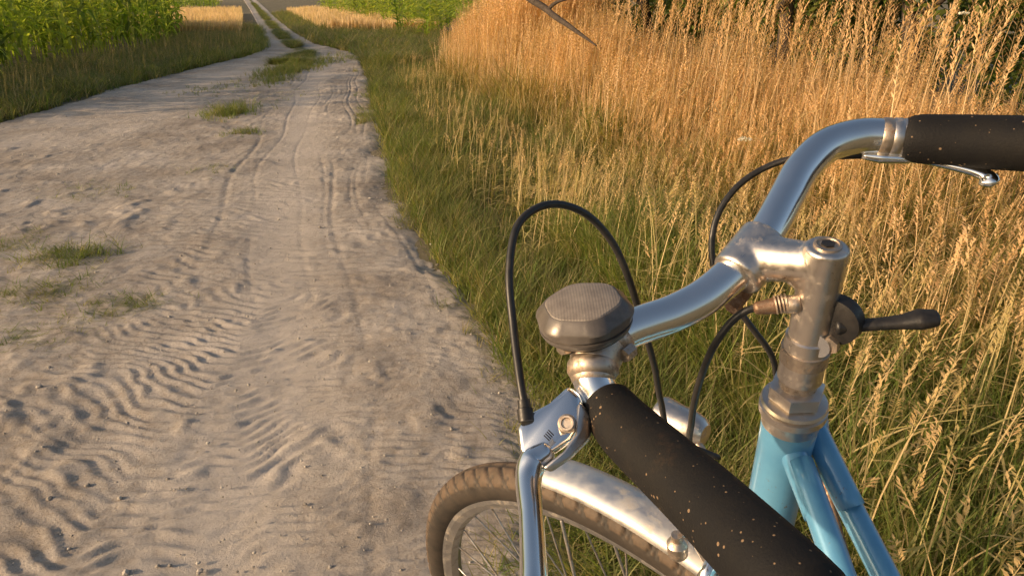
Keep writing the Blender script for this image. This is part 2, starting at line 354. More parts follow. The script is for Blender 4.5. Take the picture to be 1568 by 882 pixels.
poly2=[(367,3622,9152),(439,3584,9058),(412,3491,8984),(308,3403,8927),(195,3358,8867),(153,3366,8886),(273,3416,8959),(340,3493,9016)]
plate('lever_pivot_plate',[W(*p) for p in poly2],pn,.008,M_stem,bike,.002)
rv=W(299,3531,9058);lathe('lever_rivet',rv+pn*.001,-pn,[(0,.0052),(.0018,.0050),(.0026,.0040),(.0026,.0030),(.0016,.0026)],M_steel,bike,n=24)
for k in range(4):
    dd=Vector((.0008*k,.0005*k,.0008*k))
    tube('engraving',[W(173,3474,9018)+dd,W(201,3461,8994)+dd],.00035,M_black,bike,n=6,sub=1)
tube('brake_lever_left',[W(193,3484,8914),W(114,3444,8866),W(87,3338,8815),W(95,3091,8790),W(99,2835,8768),W(97,2637,8757),W(78,2442,8728)],[.006,.0082,.0070,.0062,.0064,.0066,.006],M_chrome,bike,n=20,sub=10)
lathe('cable_barrel_left',W(80,3604,9025),W(69,3663,9094)-W(80,3604,9025),[(0,.0045),(.007,.0045),(.0075,.0038),(.012,.0036)],M_black,bike,n=16)
# brake lever right
c0,c1=W(2471,5040,10341),W(2633,4995,10336)
tube('brake_clamp_right',[c0,c0.lerp(c1,.3)],.0125,M_steel,bike,n=32,sub=1)
tube('clamp_collar_right',[c0.lerp(c1,.4),c0.lerp(c1,.65)],.0128,M_stem,bike,n=32,sub=1)
tube('clamp_ring_right',[c0.lerp(c1,.75),c1],.0128,M_stem,bike,n=32,sub=1)
tube('lever_mount_right',[W(2377,5053,10211),W(2485,5018,10205),W(2643,4965,10207)],[.004,.006,.005],M_chrome,bike,n=16,flat=((0,0,1),.7))
tube('brake_lever_right',[W(2580,4990,10215),W(2738,4911,10206),W(2869,4829,10189),W(2980,4756,10167),W(3034,4702,10141),W(3011,4676,10101)],[.005,.0048,.0055,.0062,.0066,.0045],M_chrome,bike,n=16,flat=((0,0,1),.6))
def cable(nm,pts,r=.0025): tube(nm,[W(*p) for p in pts],r,M_cable,bike,n=12,sub=10)
cable('brake_cable_left',[(80,3627,9057),(48,3755,9189),(8,4007,9418),(-16,4213,9668),(24,4407,9885),(139,4550,9973),(301,4659,9977),(494,4729,9884),(670,4759,9686),(798,4759,9415),(926,4827,9044),(1043,4903,8694),(1150,5068,8296),(1326,5312,7827),(1731,5333,7609)])
cable('brake_cable_right',[(2475,5093,10203),(2198,5169,10178),(1968,5214,10155),(1779,5238,10080),(1595,5192,9965),(1461,5124,9793),(1410,5047,9601),(1433,4971,9408),(1539,4898,9224),(1687,4827,9044),(1874,4835,8792),(1977,4920,8466),(2001,4741,8013)],.0023)
cable('gear_cable',[(1497,4160,9478),(1420,4179,9444),(1336,4196,9354),(1251,4226,9157),(1239,4406,8797),(1267,4580,8422),(1368,4844,8002),(1701,5022,7637)],.0024)
tube('cable_adjuster',[W(1470,4157,9471),W(1569,4144,9493),W(1621,4133,9519)],[.0038,.0052,.0045],M_rust,bike,n=10)
adj=(W(1675,4124,9523)-W(1550,4146,9486)).normalized()
for k in range(4):
    lathe('adjuster_thread',W(1570,4136,9501)+adj*.002*k,adj,[(0,.0055),(.0008,.0062),(.0012,.0055)],M_steel,bike,n=16)
tube('shifter_arm',[W(1618,4133,9507),W(1691,4092,9524)],.0055,M_steel,bike,n=12,sub=1)
dc=W(1915,4067,9433)
lathe('shifter_dial',dc,N,[(-.004,.012),(-.003,.0150),(.004,.0158),(.006,.0150),(.007,.011)],M_black,bike)
_,x_,y_=frame_of(N,U)
for k in range(4):
    a=math.radians(28+k*17);q=dc+N*.0012+(x_*math.cos(a)-y_*math.sin(a))*.0156
    tube('dial_mark',[q-N*.001,q+N*.0022],.0006,M_fender,bike,n=6,sub=1)
tube('shifter_lever',[W(1931,4057,9408),W(2022,4028,9417),W(2137,3994,9441),W(2249,3962,9468),W(2339,3940,9494),W(2417,3925,9509)],[.008,.0052,.0050,.0058,.0082,.0068],M_black,bike,n=20,flat=((0,0,1),.7))
lathe('shifter_bolt',W(1832,4073,9259),N,[(0,.008),(.006,.008),(.0065,.0055),(.010,.0055),(.0105,.0045)],M_chrome,bike,n=24)
lathe('shifter_screw',W(1885,4037,9276),N,[(0,.006),(.005,.006),(.006,.005)],M_steel,bike,n=6)
# ---------------------------------------------------------------- numpy noise
def hsh(ix,iy,s):
    n=(ix.astype(np.int64)*374761393+iy.astype(np.int64)*668265263+s*1442695041)&0xffffffff
    n=((n^(n>>13))*1274126177)&0xffffffff
    return ((n^(n>>16))&0xffff)/65535.
def vn(x,y,s=0):
    x0=np.floor(x);y0=np.floor(y);fx=x-x0;fy=y-y0;fx=fx*fx*(3-2*fx);fy=fy*fy*(3-2*fy)
    a=hsh(x0,y0,s);b=hsh(x0+1,y0,s);c=hsh(x0,y0+1,s);d=hsh(x0+1,y0+1,s)
    return (a*(1-fx)+b*fx)*(1-fy)+(c*(1-fx)+d*fx)*fy
def fbm(x,y,o=4,s=0):
    t=0;a=.5
    for i in range(o):
        c,sn=math.cos(i*1.1),math.sin(i*1.1)
        t=t+a*vn((x*c-y*sn)*2**i+i*17.3,(x*sn+y*c)*2**i-i*9.1,s+i);a*=.5
    return t
def smooth(a,b,x):
    t=np.clip((x-a)/(b-a),0,1);return t*t*(3-2*t)
RE=np.array([(.45,-2),(.25,.8),(.145,1.91),(-.245,3.17),(-.675,4.65),(-1.31,7.69),(-1.85,10.4),(-2.46,13.2),(-3.04,15),(-4.37,17.6),(-5.95,21.9),(-8.93,30.7),(-15.1,49.4),(-20.9,67),(-45,140)])
LE=np.array([(-4.2,-2),(-4.5,4),(-4.65,6.9),(-4.9,9.65),(-4.9,12),(-4.83,14.3),(-5.0,15.7),(-5.54,17.6),(-8.57,26.8),(-16.4,50),(-22.2,67),(-47,140)])
xr=lambda y:np.interp(y,RE[:,1],RE[:,0]);xl=lambda y:np.interp(y,LE[:,1],LE[:,0])
# ---------------------------------------------------------------- ground
m,nt,b=newmat('field_soil');M_soil=m
n=noise(nt,1.5,10,.7);r=ramp(nt,n.outputs[0],[(.3,(.08,.08,.035)),(.5,(.15,.13,.075)),(.7,(.24,.20,.14))]);nt.links.new(r.outputs[0],b.inputs['Base Color']);b.inputs['Roughness'].default_value=.95
n2=noise(nt,30,8,.7);bump(nt,b,n2.outputs[0],.8,.03)
V=[(-600,-300,0),(600,-300,0),(600,900,0),(-600,900,0)];mesh_from('ground',V,[(0,1,2,3)],M_soil)
m,nt,b=newmat('packed_dirt')
tcn=noise(nt,1.6,8,.65);n2=noise(nt,26,8,.75);n3=noise(nt,140,8,.75)
r1=ramp(nt,tcn.outputs[0],[(.34,(.32,.278,.235)),(.5,(.43,.385,.335)),(.64,(.53,.48,.425))])
r2=ramp(nt,n2.outputs[0],[(.3,(.66,.63,.59)),(.55,(1,1,1))])
mx=nd(nt,'ShaderNodeMix',data_type='RGBA',blend_type='MULTIPLY');mx.inputs[0].default_value=1
nt.links.new(r1.outputs[0],mx.inputs[6]);nt.links.new(r2.outputs[0],mx.inputs[7])
r3=ramp(nt,n3.outputs[0],[(.3,(.58,.56,.53)),(.5,(1,1,1)),(.8,(1.15,1.13,1.1))])
mx2=nd(nt,'ShaderNodeMix',data_type='RGBA',blend_type='MULTIPLY');mx2.inputs[0].default_value=.8
nt.links.new(mx.outputs[2],mx2.inputs[6]);nt.links.new(r3.outputs[0],mx2.inputs[7])
at=nd(nt,'ShaderNodeAttribute',attribute_name='pale')
mx3=nd(nt,'ShaderNodeMix',data_type='RGBA');nt.links.new(at.outputs['Fac'],mx3.inputs[0]);nt.links.new(mx2.outputs[2],mx3.inputs[6]);mx3.inputs[7].default_value=(.58,.525,.465,1)
at2=nd(nt,'ShaderNodeAttribute',attribute_name='turf')
mx4=nd(nt,'ShaderNodeMix',data_type='RGBA');nt.links.new(at2.outputs['Fac'],mx4.inputs[0]);nt.links.new(mx3.outputs[2],mx4.inputs[6]);mx4.inputs[7].default_value=(.13,.13,.055,1)
nt.links.new(mx4.outputs[2],b.inputs['Base Color']);b.inputs['Roughness'].default_value=.95;b.inputs['Specular IOR Level'].default_value=.15
bump(nt,b,n2.outputs[0],.55,.012);bump(nt,b,n3.outputs[0],.7,.005)
M_dirt=m
ny,nx=1150,460
ys=np.concatenate([np.linspace(-1.5,.9,60,endpoint=False),.9*(140/.9)**np.linspace(0,1,ny-60)])
s_=np.linspace(-.08,1.08,nx)
Y=ys[:,None]*np.ones((1,nx));X=xl(Y)+(xr(Y)-xl(Y))*s_[None,:]
def base_h(X,Y):
    h=.040*(fbm(X*.9,Y*.9,4,1)-.5)+.018*(fbm(X*3.5,Y*3.5,4,5)-.45)+.011*(fbm(X*11,Y*11,3,9)-.45)
    rd=1-np.abs(fbm(X*24,Y*24,3,15)*2-.9);h=h+.006*(rd-.6)
    lump=np.clip(fbm(X*9,Y*9,3,31)-.5,0,1);return h+.055*lump*(1-smooth(.2,.6,fbm(X*.8,Y*.8,2,33)))
o=xr(Y)-X;W_=xr(Y)-xl(Y)
h=base_h(X,Y)
rut=np.exp(-((o-.78-.05*np.sin(Y*.9))/.20)**2)+.8*np.exp(-((o-W_+.95)/.35)**2)*smooth(4,9,Y)
h=h*(1-.7*np.clip(rut,0,1))-.010*np.clip(rut,0,1)
for oo,w_,a_ in ((.22,.010,.004),(.30,.012,.006),(.345,.010,.005),(.50,.014,.005),(.56,.01,.004),(.70,.011,.003),(.92,.012,.004),(1.10,.018,.005)):
    h-=a_*np.exp(-((o-oo-.03*np.sin(Y*1.3+oo*9)-.02*np.sin(Y*3.1+oo*5))/w_)**2)*smooth(.25,.55,fbm(X*.5+oo*7,Y*.7,2,77))
def chev(xb,wd,y0,y1,lam,amp,sl,sd):
    global h
    d=X-xb-.1*np.sin(Y*1.1+sd)+.25*(fbm(X*1.5,Y*1.5,2,sd+9)-.4)
    m_=np.exp(-(d/wd)**4)*smooth(y0-.3,y0+.2,Y)*(1-smooth(y1-.6,y1+.3,Y))*smooth(.14,.42,fbm(X*3,Y*3,3,sd+50))
    ph=(Y+sl*np.abs(d)+.24*fbm(X*4,Y*4,3,sd)+.06*fbm(X*12,Y*12,2,sd+1)+.34*fbm(X*1.1,Y*1.1,2,sd+3))/lam
    w=.5+.5*np.sin(2*np.pi*ph);w=w**1.4
    h=h*(1-.3*m_)+amp*(.5+1.0*fbm(X*5,Y*5,2,sd+70))*(w-.4)*m_
chev(-.85,.58,.4,3.0,.048,.0080,-.45,3)
chev(-.16,.28,.5,2.5,.042,.0058,.35,8)
chev(-1.5,.35,2.3,5,.070,.006,.3,14)
chev(-.75,.35,2.8,7.5,.080,.0055,.2,21)
edge=smooth(-.05,.04,s_[None,:]-.06*(fbm(X*2,Y*2,3,60)-.3))*smooth(-.05,.05,1-s_[None,:]-.08*(fbm(X*2.5,Y*2.5,4,64)-.36))
Z=.020+h-(1-edge)*.06
mid=np.exp(-((s_[None,:]-.49)/.10)**2)*smooth(11,15,Y);Z+=.02*mid
turf=np.clip(mid*1.4*smooth(.25,.45,fbm(X*1.5,Y*.5,3,66)+.12*smooth(14,20,Y)),0,1)
i=np.arange(ny-1)[:,None];j=np.arange(nx-1)[None,:]
Q=np.stack([i*nx+j,i*nx+j+1,(i+1)*nx+j+1,(i+1)*nx+j],-1).reshape(-1,4)
mesh_from('dirt_track',np.stack([X,Y,Z],-1).reshape(-1,3),Q,M_dirt,smooth=True,attrs={'pale':np.clip(rut,0,1)*.5,'turf':turf})
# pale stubble field far away
m,nt,b=newmat('stubble');n=noise(nt,.6,10,.75);r=ramp(nt,n.outputs[0],[(.3,(.42,.32,.17)),(.7,(.62,.50,.30))]);nt.links.new(r.outputs[0],b.inputs['Base Color']);b.inputs['Roughness'].default_value=.95
mesh_from('stubble_field',[(-150,76,.01),(-28,76,.01),(-50,145,.01),(-150,145,.01)],[(0,1,2,3)],m)
ico=[];phi=1.618
for a in (-1,1):
    for c in (-phi,phi):ico+= [(0,a,c),(a,c,0),(c,0,a)]
ico=np.array(ico)/1.9
fc=[]
for t in itertools.combinations(range(12),3):
    p=ico[list(t)];e=[np.linalg.norm(p[a]-p[b_]) for a,b_ in ((0,1),(1,2),(0,2))]
    if max(e)<1.2:fc.append(t if np.dot(np.cross(p[1]-p[0],p[2]-p[0]),p.sum(0))>0 else (t[0],t[2],t[1]))
fc=np.array(fc)
# generic scatter ------------------------------------------------------
def scatter(T,Tr,tint,pos,cols,sxy,sz,bend,bdir=None):
    n=len(pos);k=len(T);yaw=rng.uniform(0,2*np.pi,n)
    c,s=np.cos(yaw)[:,None],np.sin(yaw)[:,None]
    x=T[None,:,0]*sxy[:,None];y=T[None,:,1]*sxy[:,None];z=T[None,:,2]*sz[:,None]
    X_=x*c-y*s;Y_=x*s+y*c
    if bdir is None:bdir=rng.uniform(0,2*np.pi,n)
    t2=(T[None,:,2])**2*(bend*sz)[:,None]
    X_=X_+np.cos(bdir)[:,None]*t2;Y_=Y_+np.sin(bdir)[:,None]*t2;z=z-.35*T[None,:,2]**2*(bend**2*sz)[:,None]
    V=np.stack([X_+pos[:,0:1],Y_+pos[:,1:2],z+pos[:,2:3]],-1).reshape(-1,3)
    Fc=(Tr[None]+(np.arange(n)*k)[:,None,None]).reshape(-1,3)
    C_=(cols[:,None,:]*tint[None,:,:]).reshape(-1,3)
    return V,Fc,C_
def emit(name,chunks,mat,sm=False):
    Vs=[];Fs=[];Cs=[];o=0
    for V,Fc,C_ in chunks:
        Vs.append(V);Fs.append(Fc+o);Cs.append(C_);o+=len(V)
    return mesh_from(name,np.concatenate(Vs),np.concatenate(Fs),mat,cols=np.clip(np.concatenate(Cs),0,1),smooth=sm)
def blade_T(w,segs=4,curve=0.):
    v=[];f=[]
    for i in range(segs):
        t=i/segs;ww=w*(1-t**1.5)*.5
        v+=[(-ww,curve*t*t,t),(ww,curve*t*t,t)]
    v.append((0,curve,1))
    for i in range(segs-1):
        a=2*i;f+=[(a,a+1,a+3),(a,a+3,a+2)]
    a=2*(segs-1);f.append((a,a+1,a+2))
    return np.array(v,float),np.array(f)
def merge(parts):
    v=[];f=[];o=0;t=[]
    for V,Fc,ti in parts:
        v.append(V);f.append(Fc+o);t.append(np.tile(ti,(len(V),1)));o+=len(V)
    return np.concatenate(v),np.concatenate(f),np.concatenate(t)
def leafblade(z0,length,w,az,rise,droop,segs=4,fold=0):
    v=[];f=[];d=np.array([math.cos(az),math.sin(az),0]);sd=np.array([-math.sin(az),math.cos(az),0])
    for i in range(segs+1):
        t=i/segs;p=d*length*t*(1-.15*t)+np.array([0,0,z0+rise*t-droop*t*t]);ww=w*.5*(math.sin(math.pi*min(1,.18+t*.82)**.8)+.02)
        if fold: v+=[p-sd*ww+np.array([0,0,fold*ww]),p,p+sd*ww+np.array([0,0,fold*ww])]
        else: v+=[p-sd*ww,p+sd*ww]
    k=3 if fold else 2
    for i in range(segs):
        for q in range(k-1):
            a=i*k+q;f+=[(a,a+1,a+k+1),(a,a+k+1,a+k)]
    return np.array(v),np.array(f)
def dry_T(seed,head=.20,wide=1.0,nsp=18,stemw=.0028,leaf=True):
    r=np.random.default_rng(seed);parts=[]
    V,Fc=blade_T(stemw,4);V[:,0]=np.sign(V[:,0])*stemw*.5;parts.append((V,Fc,np.array([[1,1,1.]])))
    for i in range(nsp):
        t=i/nsp;z=1-head+head*t;a=(0 if i%2 else math.pi)+r.normal(0,.5);L=.016*wide*(1-.45*t)+.004;w=.0045*wide
        d=np.array([math.cos(a),math.sin(a),0]);sd=np.array([-math.sin(a),math.cos(a),0])
        p=np.array([0,0,z]);up=np.array([0,0,.022*(1.2-.4*t)])
        v=np.array([p,p+d*L*.55+sd*w*.6+up*.5,p+d*L+up,p+d*L*.45-sd*w*.6+up*.6]);parts.append((v,np.array([(0,1,2),(0,2,3)]),np.array([[1.12,1.04,.96]])))
    if leaf:
        for i in range(2):
            V,Fc=leafblade(r.uniform(.15,.5),r.uniform(.12,.22),.006,r.uniform(0,6.3),r.uniform(.12,.2),r.uniform(.08,.22),3);parts.append((V,Fc,np.array([[.95,1.0,.85]])))
    return merge(parts)
def green_T(seed,nb=5):
    r=np.random.default_rng(seed);parts=[]
    for i in range(nb):
        V,Fc=blade_T(.010*r.uniform(.7,1.2),3,r.uniform(.15,.65));a=r.uniform(0,6.3);hh=r.uniform(.5,1)
        V=V*[1,hh*.6,hh];c,s=math.cos(a),math.sin(a);V=np.stack([V[:,0]*c-V[:,1]*s+r.normal(0,.03),V[:,0]*s+V[:,1]*c+r.normal(0,.03),V[:,2]],-1)
        parts.append((V,Fc,np.array([[1,1,1.]])*r.uniform(.8,1.2)))
    return merge(parts)
def pts(n,x0,x1,y0,y1,f,pw=1.):
    x=rng.uniform(0,1,n);y=y0+(y1-y0)*rng.uniform(0,1,n)**pw
    X_=x0(y)+(x1(y)-x0(y))*x;k=rng.uniform(0,1,n)<f(X_,y)
    return np.stack([X_[k],y[k],np.zeros(k.sum())],-1)
def colmix(n,stops,var=.18):
    stops=np.array(stops);i=rng.integers(0,len(stops),n);j=rng.integers(0,len(stops),n);t=rng.uniform(0,1,(n,1))
    return (stops[i]*(1-t)+stops[j]*t)*rng.uniform(1-var,1+var,(n,1))
GREEN=[(.12,.175,.038),(.16,.21,.05),(.21,.245,.065),(.09,.13,.03)]
OLIVE=[(.22,.21,.08),(.30,.26,.12),(.40,.32,.17),(.17,.19,.055)]
GOLD=[(.58,.40,.21),(.66,.48,.28),(.51,.35,.18),(.72,.55,.34),(.44,.31,.15)]
GB=np.array([(.75,-2),(1.3,.6),(1.15,1.98),(.90,3.35),(.72,4.32),(.45,5.67),(-.2,7.5),(-.74,9.25),(-.9,10.5),(-1.0,13),(-1.2,16),(-1.4,20)])
gb=lambda y:np.interp(y,GB[:,1],GB[:,0])
ch_g=[];ch_d=[]
def addgreen(p,hmin,hmax,pal,wx=1.,bend=.25):
    for k in range(4):
        T,Tr,ti=green_T(10+k);q=p[k::4];n=len(q)
        if n==0:continue
        hgt=rng.uniform(hmin,hmax,n)*(.6+.8*vn(q[:,0]*1.7,q[:,1]*1.7,3))
        ch_g.append(scatter(T,Tr,ti,q,colmix(n,pal),wx*(.35+hgt),hgt,rng.uniform(0,bend,n)))
def adddry(p,hmin,hmax,pal,wx=1.,nsp=18,bend=.22,head=.2,leaf=True,sw=.0028,low=True):
    for k in range(5):
        T,Tr,ti=dry_T(40+k,head=head*random.uniform(.8,1.2),nsp=nsp,leaf=leaf,stemw=sw);q=p[k::5];n=len(q)
        if n==0:continue
        hgt=rng.uniform(hmin,hmax,n)*(.75+.45*vn(q[:,0]*1.3,q[:,1]*1.3,5))
        if low:
            hgt*=1-.25*smooth(.08,.24,q[:,0]/np.maximum(q[:,1],.5))*smooth(3,4.5,q[:,1])
            if hmin>.5: hgt*=.55+.45*smooth(-.15,.9,q[:,0]-gb(q[:,1]))
        ch_d.append(scatter(T,Tr,ti,q,colmix(n,pal),np.full(n,wx),hgt,rng.uniform(.02,bend,n),rng.normal(.2,1.2,n)))
one=lambda x,y:np.ones_like(x)
HAY=[(.52,.41,.21),(.42,.36,.16),(.60,.46,.26)]
# right verge
addgreen(pts(28000,lambda y:xr(y)-.10,lambda y:gb(y)+.35,.6,5,lambda x,y:np.clip(.5+1.3*(x-xr(y))/.5,0,1)*(.30+.9*(fbm(x*2,y*2,3,90)>.42))),.06,.20,GREEN+OLIVE)
addgreen(pts(11000,lambda y:xr(y)-.28,lambda y:xr(y)+.15,1.0,14,lambda x,y:smooth(.36,.52,fbm(x*3.3,y*1.6,3,95)+.6*(x-xr(y))),1.3),.03,.11,GREEN+OLIVE,.9,.5)
addgreen(pts(25000,lambda y:xr(y)-.08,lambda y:gb(y)+.6,5,12,lambda x,y:np.clip(.4+1.3*(x-xr(y))/.6,0,1)*(.35+.9*(fbm(x*1.4,y*1.4,3,91)>.40))),.10,.26,GREEN+OLIVE,1.3)
addgreen(pts(13000,lambda y:xr(y)-.02,lambda y:np.minimum(gb(y)+1,xr(y)+3.5),12,40,one,1.5),.12,.32,OLIVE+GREEN[:2],2.5)
addgreen(pts(21000,lambda y:xr(y)+.45,lambda y:gb(y)+1.4,.3,3.6,lambda x,y:.5+.6*vn(x*2,y*2,8)),.15,.36,GREEN+GREEN+OLIVE,1.0,.45)
adddry(pts(2800,lambda y:xr(y)+.45,lambda y:gb(y)+1.0,.4,4.2,lambda x,y:.3+.7*vn(x*2.2,y*2.2,12)),.26,.52,HAY,1.0,16,.35)
adddry(pts(1300,lambda y:xr(y)+.25,lambda y:gb(y),3,10,lambda x,y:vn(x*2.2,y*2.2,12)),.20,.42,HAY,1.0,14,.35)
# golden tall grass
clump=lambda x,y:np.clip(.15+(x-gb(y))/.7,0,1)*(.25+.75*smooth(.3,.55,fbm(x*1.6,y*1.6,3,120)))
sparse=lambda x,y:np.clip(.2+(x-gb(y))/.9,0,1)
adddry(pts(4600,lambda y:gb(y)-.1,lambda y:gb(y)+2.0,1.8,5,clump),.52,.90,GOLD,1.1,18,.35)
adddry(pts(9000,lambda y:gb(y)-.2,lambda y:gb(y)+2.4,5,9,clump),.58,1.0,GOLD,1.4,12,.30)
adddry(pts(520,lambda y:gb(y)+.3,lambda y:gb(y)+2.4,2.8,7,one),.95,1.3,GOLD,1.3,18,.25,low=False)
adddry(pts(6000,lambda y:gb(y)-.2,lambda y:gb(y)+1.8,9,12,sparse),.85,1.2,GOLD,1.7,9,.25)
adddry(pts(3000,lambda y:gb(y),lambda y:gb(y)+3,12,17,sparse),.9,1.2,GOLD,2.4,7,.25)
addgreen(pts(14000,lambda y:gb(y),lambda y:gb(y)+2.4,1.8,11,one),.2,.5,[(.40,.30,.14),(.32,.26,.11),(.20,.21,.055),(.16,.18,.04),(.46,.34,.17)],1.5,.6)
PALE=[(.74,.57,.36),(.64,.48,.29)]
adddry(pts(12000,lambda y:xl(y)-4.0,lambda y:xl(y)-.5,21,40,one,1.3),.28,.42,PALE,3,5,.2,.35,False,.006)
adddry(pts(10000,lambda y:xr(y)+.8,lambda y:xr(y)+4,22,42,one,1.3),.25,.40,PALE,3,5,.2,.35,False,.006)
# left verge
cl=lambda y:xl(y)-1.2-.04*y
addgreen(pts(27000,lambda y:cl(y)-.4,lambda y:xl(y)+.15,5,25,lambda x,y:np.clip(.2+(xl(y)+.2*fbm(x*2,y*2,2,99)-x)/.35,0,1),1.3),.10,.26,GREEN+OLIVE,1.6)
addgreen(pts(5000,lambda y:cl(y)-.4,lambda y:xl(y)+.12,-1,5,one),.12,.3,GREEN+OLIVE,1.7)
adddry(pts(1800,lambda y:cl(y),lambda y:xl(y)-.2,5,24,one),.22,.4,[(.38,.30,.15),(.32,.26,.13)],1.4,8,.3)
def tuft(x,y,r,n,hm,ry=None):
    a=rng.normal(0,1,(n,2))*[r,ry or r*.8];addgreen(np.stack([x+a[:,0],y+a[:,1],np.full(n,.012)],-1),hm*.4,hm,GREEN+OLIVE[:2],.9,.5)
addgreen(pts(16000,lambda y:xl(y)+(xr(y)-xl(y))*.40,lambda y:xl(y)+(xr(y)-xl(y))*.59,12.5,70,lambda x,y:(fbm(x*1.2,y*.6,2,4)>.28)*1.,1.8),.06,.15,GREEN+OLIVE,2.2)
for (x,y,r,n,hm,ry) in [(-2.73,7.35,.11,300,.17,.2),(-2.25,6.3,.08,70,.07,.1),(-3.3,11.2,.16,500,.18,.6),(-3.05,10.0,.1,120,.1,.3),(-1.97,3.15,.10,200,.08,.08),(-2.3,3.3,.07,100,.07,.1),(-1.85,2.75,.1,130,.06,.08),(-1.5,2.6,.09,90,.05,.07),(-1.62,2.32,.12,80,.04,.07),(-2.5,4.3,.15,60,.05,.1),(-3.15,12.8,.2,350,.17,.6),(-.23,2.6,.03,12,.04,.03),(-3.6,9.2,.2,80,.07,.3),(-2.6,8.4,.15,50,.05,.3),(-2.0,4.9,.1,30,.05,.1)]:
    tuft(x,y,r,n,hm,ry)
emit('verge_grass',ch_g,M_grass);emit('tall_dry_grass',ch_d,M_dry)
# ---------------------------------------------------------------- maize
def corn_T(seed):
    r=np.random.default_rng(seed);parts=[];g=np.array([[1,1,1.]])
    V,Fc=blade_T(.026,3);parts.append((V,Fc,g*.9))
    pl=r.uniform(0,6.3)
    for i in range(10):
        z=.12+.075*i;az=pl+(math.pi if i%2 else 0)+r.normal(0,.35);L=r.uniform(.30,.5)*(1-.25*abs(i-5)/5)
        V,Fc=leafblade(z,L,.056,az,r.uniform(.18,.3),r.uniform(.15,.38),5,.35);parts.append((V,Fc,g*r.uniform(.75,1.3)))
    for i in range(6):
        a=r.uniform(0,6.3);V,Fc=leafblade(.95,.06,.006,a,.11,.03,2);parts.append((V,Fc,np.array([[2.2,1.6,1.6]])))
    return merge(parts)
def corn_pts(x0,x1,y0,y1,row=.75,sp=.19):
    out=[]
    for k in range(int((x1-x0)/row)):
        yy=np.arange(y0,y1,sp);yy=yy+rng.normal(0,.03,len(yy));out.append(np.stack([np.full(len(yy),x0+k*row)+rng.normal(0,.04,len(yy)),yy,np.zeros(len(yy))],-1))
    return np.concatenate(out)
def maize(name,q,hmin,hmax):
    ch=[]
    for k in range(5):
        T,Tr,ti=corn_T(70+k);p=q[k::5];n=len(p)
        if n:ch.append(scatter(T,Tr,ti,p,colmix(n,[(.22,.30,.04),(.30,.36,.06),(.16,.24,.03),(.38,.40,.085)],.3),rng.uniform(1.1,1.4,n),rng.uniform(hmin,hmax,n),rng.uniform(0,.08,n)))
    emit(name,ch,M_corn)
q=corn_pts(-17,-5.5,6.5,22.5,.62,.24);q=q[(q[:,0]<cl(q[:,1]))&(q[:,0]>cl(q[:,1])-5.5)]
maize('maize_field',q,1.5,1.9)
q=corn_pts(-12,14,19,45,.9,.33);q=q[(q[:,0]>xr(q[:,1])+2.6)&(q[:,0]>-3.6-(q[:,1]-20)*.42)&(q[:,0]<2)]
maize('maize_field',q,.9,1.2)
q=corn_pts(-75,-12,44,70,1.5,.5);q=q[q[:,0]<xl(q[:,1])-2]
maize('maize_field',q,1.1,1.4)
# ---------------------------------------------------------------- shrubs/trees
def leaves(n,centres,radii,size,pal):
    ci=rng.integers(0,len(centres),n);d=rng.normal(0,1,(n,3));d/=np.linalg.norm(d,axis=1)[:,None]
    rr=rng.uniform(.35,1,(n,1))**.5
    p=centres[ci]+d*rr*radii[ci]*(.8+.4*vn(d[:,0:1]*3+ci[:,None],d[:,1:2]*3+d[:,2:3]*2,2))
    a=rng.normal(0,1,(n,3));a/=np.linalg.norm(a,axis=1)[:,None];b_=np.cross(a,rng.normal(0,1,(n,3)));b_/=np.linalg.norm(b_,axis=1)[:,None]
    s=size*rng.uniform(.6,1.4,(n,1))
    V=np.stack([p-a*s,p+b_*s*.45,p+a*s,p-b_*s*.45],1).reshape(-1,3);V[:,2]=np.maximum(V[:,2],.01)
    k=np.arange(n)[:,None]*4;Fc=np.concatenate([k+[0,1,2],k+[0,2,3]])
    c=colmix(n,pal,.3);return V,Fc,np.repeat(c,4,0)
def blobs(n,x0,x1,y0,y1,zmin,zmax,r0,r1):
    c=np.stack([rng.uniform(x0,x1,n),rng.uniform(y0,y1,n),rng.uniform(zmin,zmax,n)],-1);r=rng.uniform(r0,r1,(n,1))*np.array([[1,1,.85]]);return c,r
DARK=[(.045,.075,.018),(.07,.11,.024),(.11,.15,.03),(.17,.19,.04)]
chs=[]
c,r=blobs(60,0,1,0,1,.3,2.2,.30,.62)
t=c[:,0].copy();c[:,0]=2.3+2.7*t+c[:,1]*1.2;c[:,1]=10.0-5.2*t+c[:,1]*1.8
chs.append(leaves(50000,c,r,.035,DARK))
c,r=blobs(30,1.9,4.2,8.5,12.5,.3,1.7,.45,.75);chs.append(leaves(26000,c,r,.045,DARK))
LIV=[(.10,.15,.03),(.14,.19,.04),(.08,.11,.02)]
c,r=blobs(5,.45,.9,5.2,6.4,.05,.2,.12,.2);chs.append(leaves(900,c,r,.016,LIV))
emit('hedgerow_shrubs',chs,M_leaf)
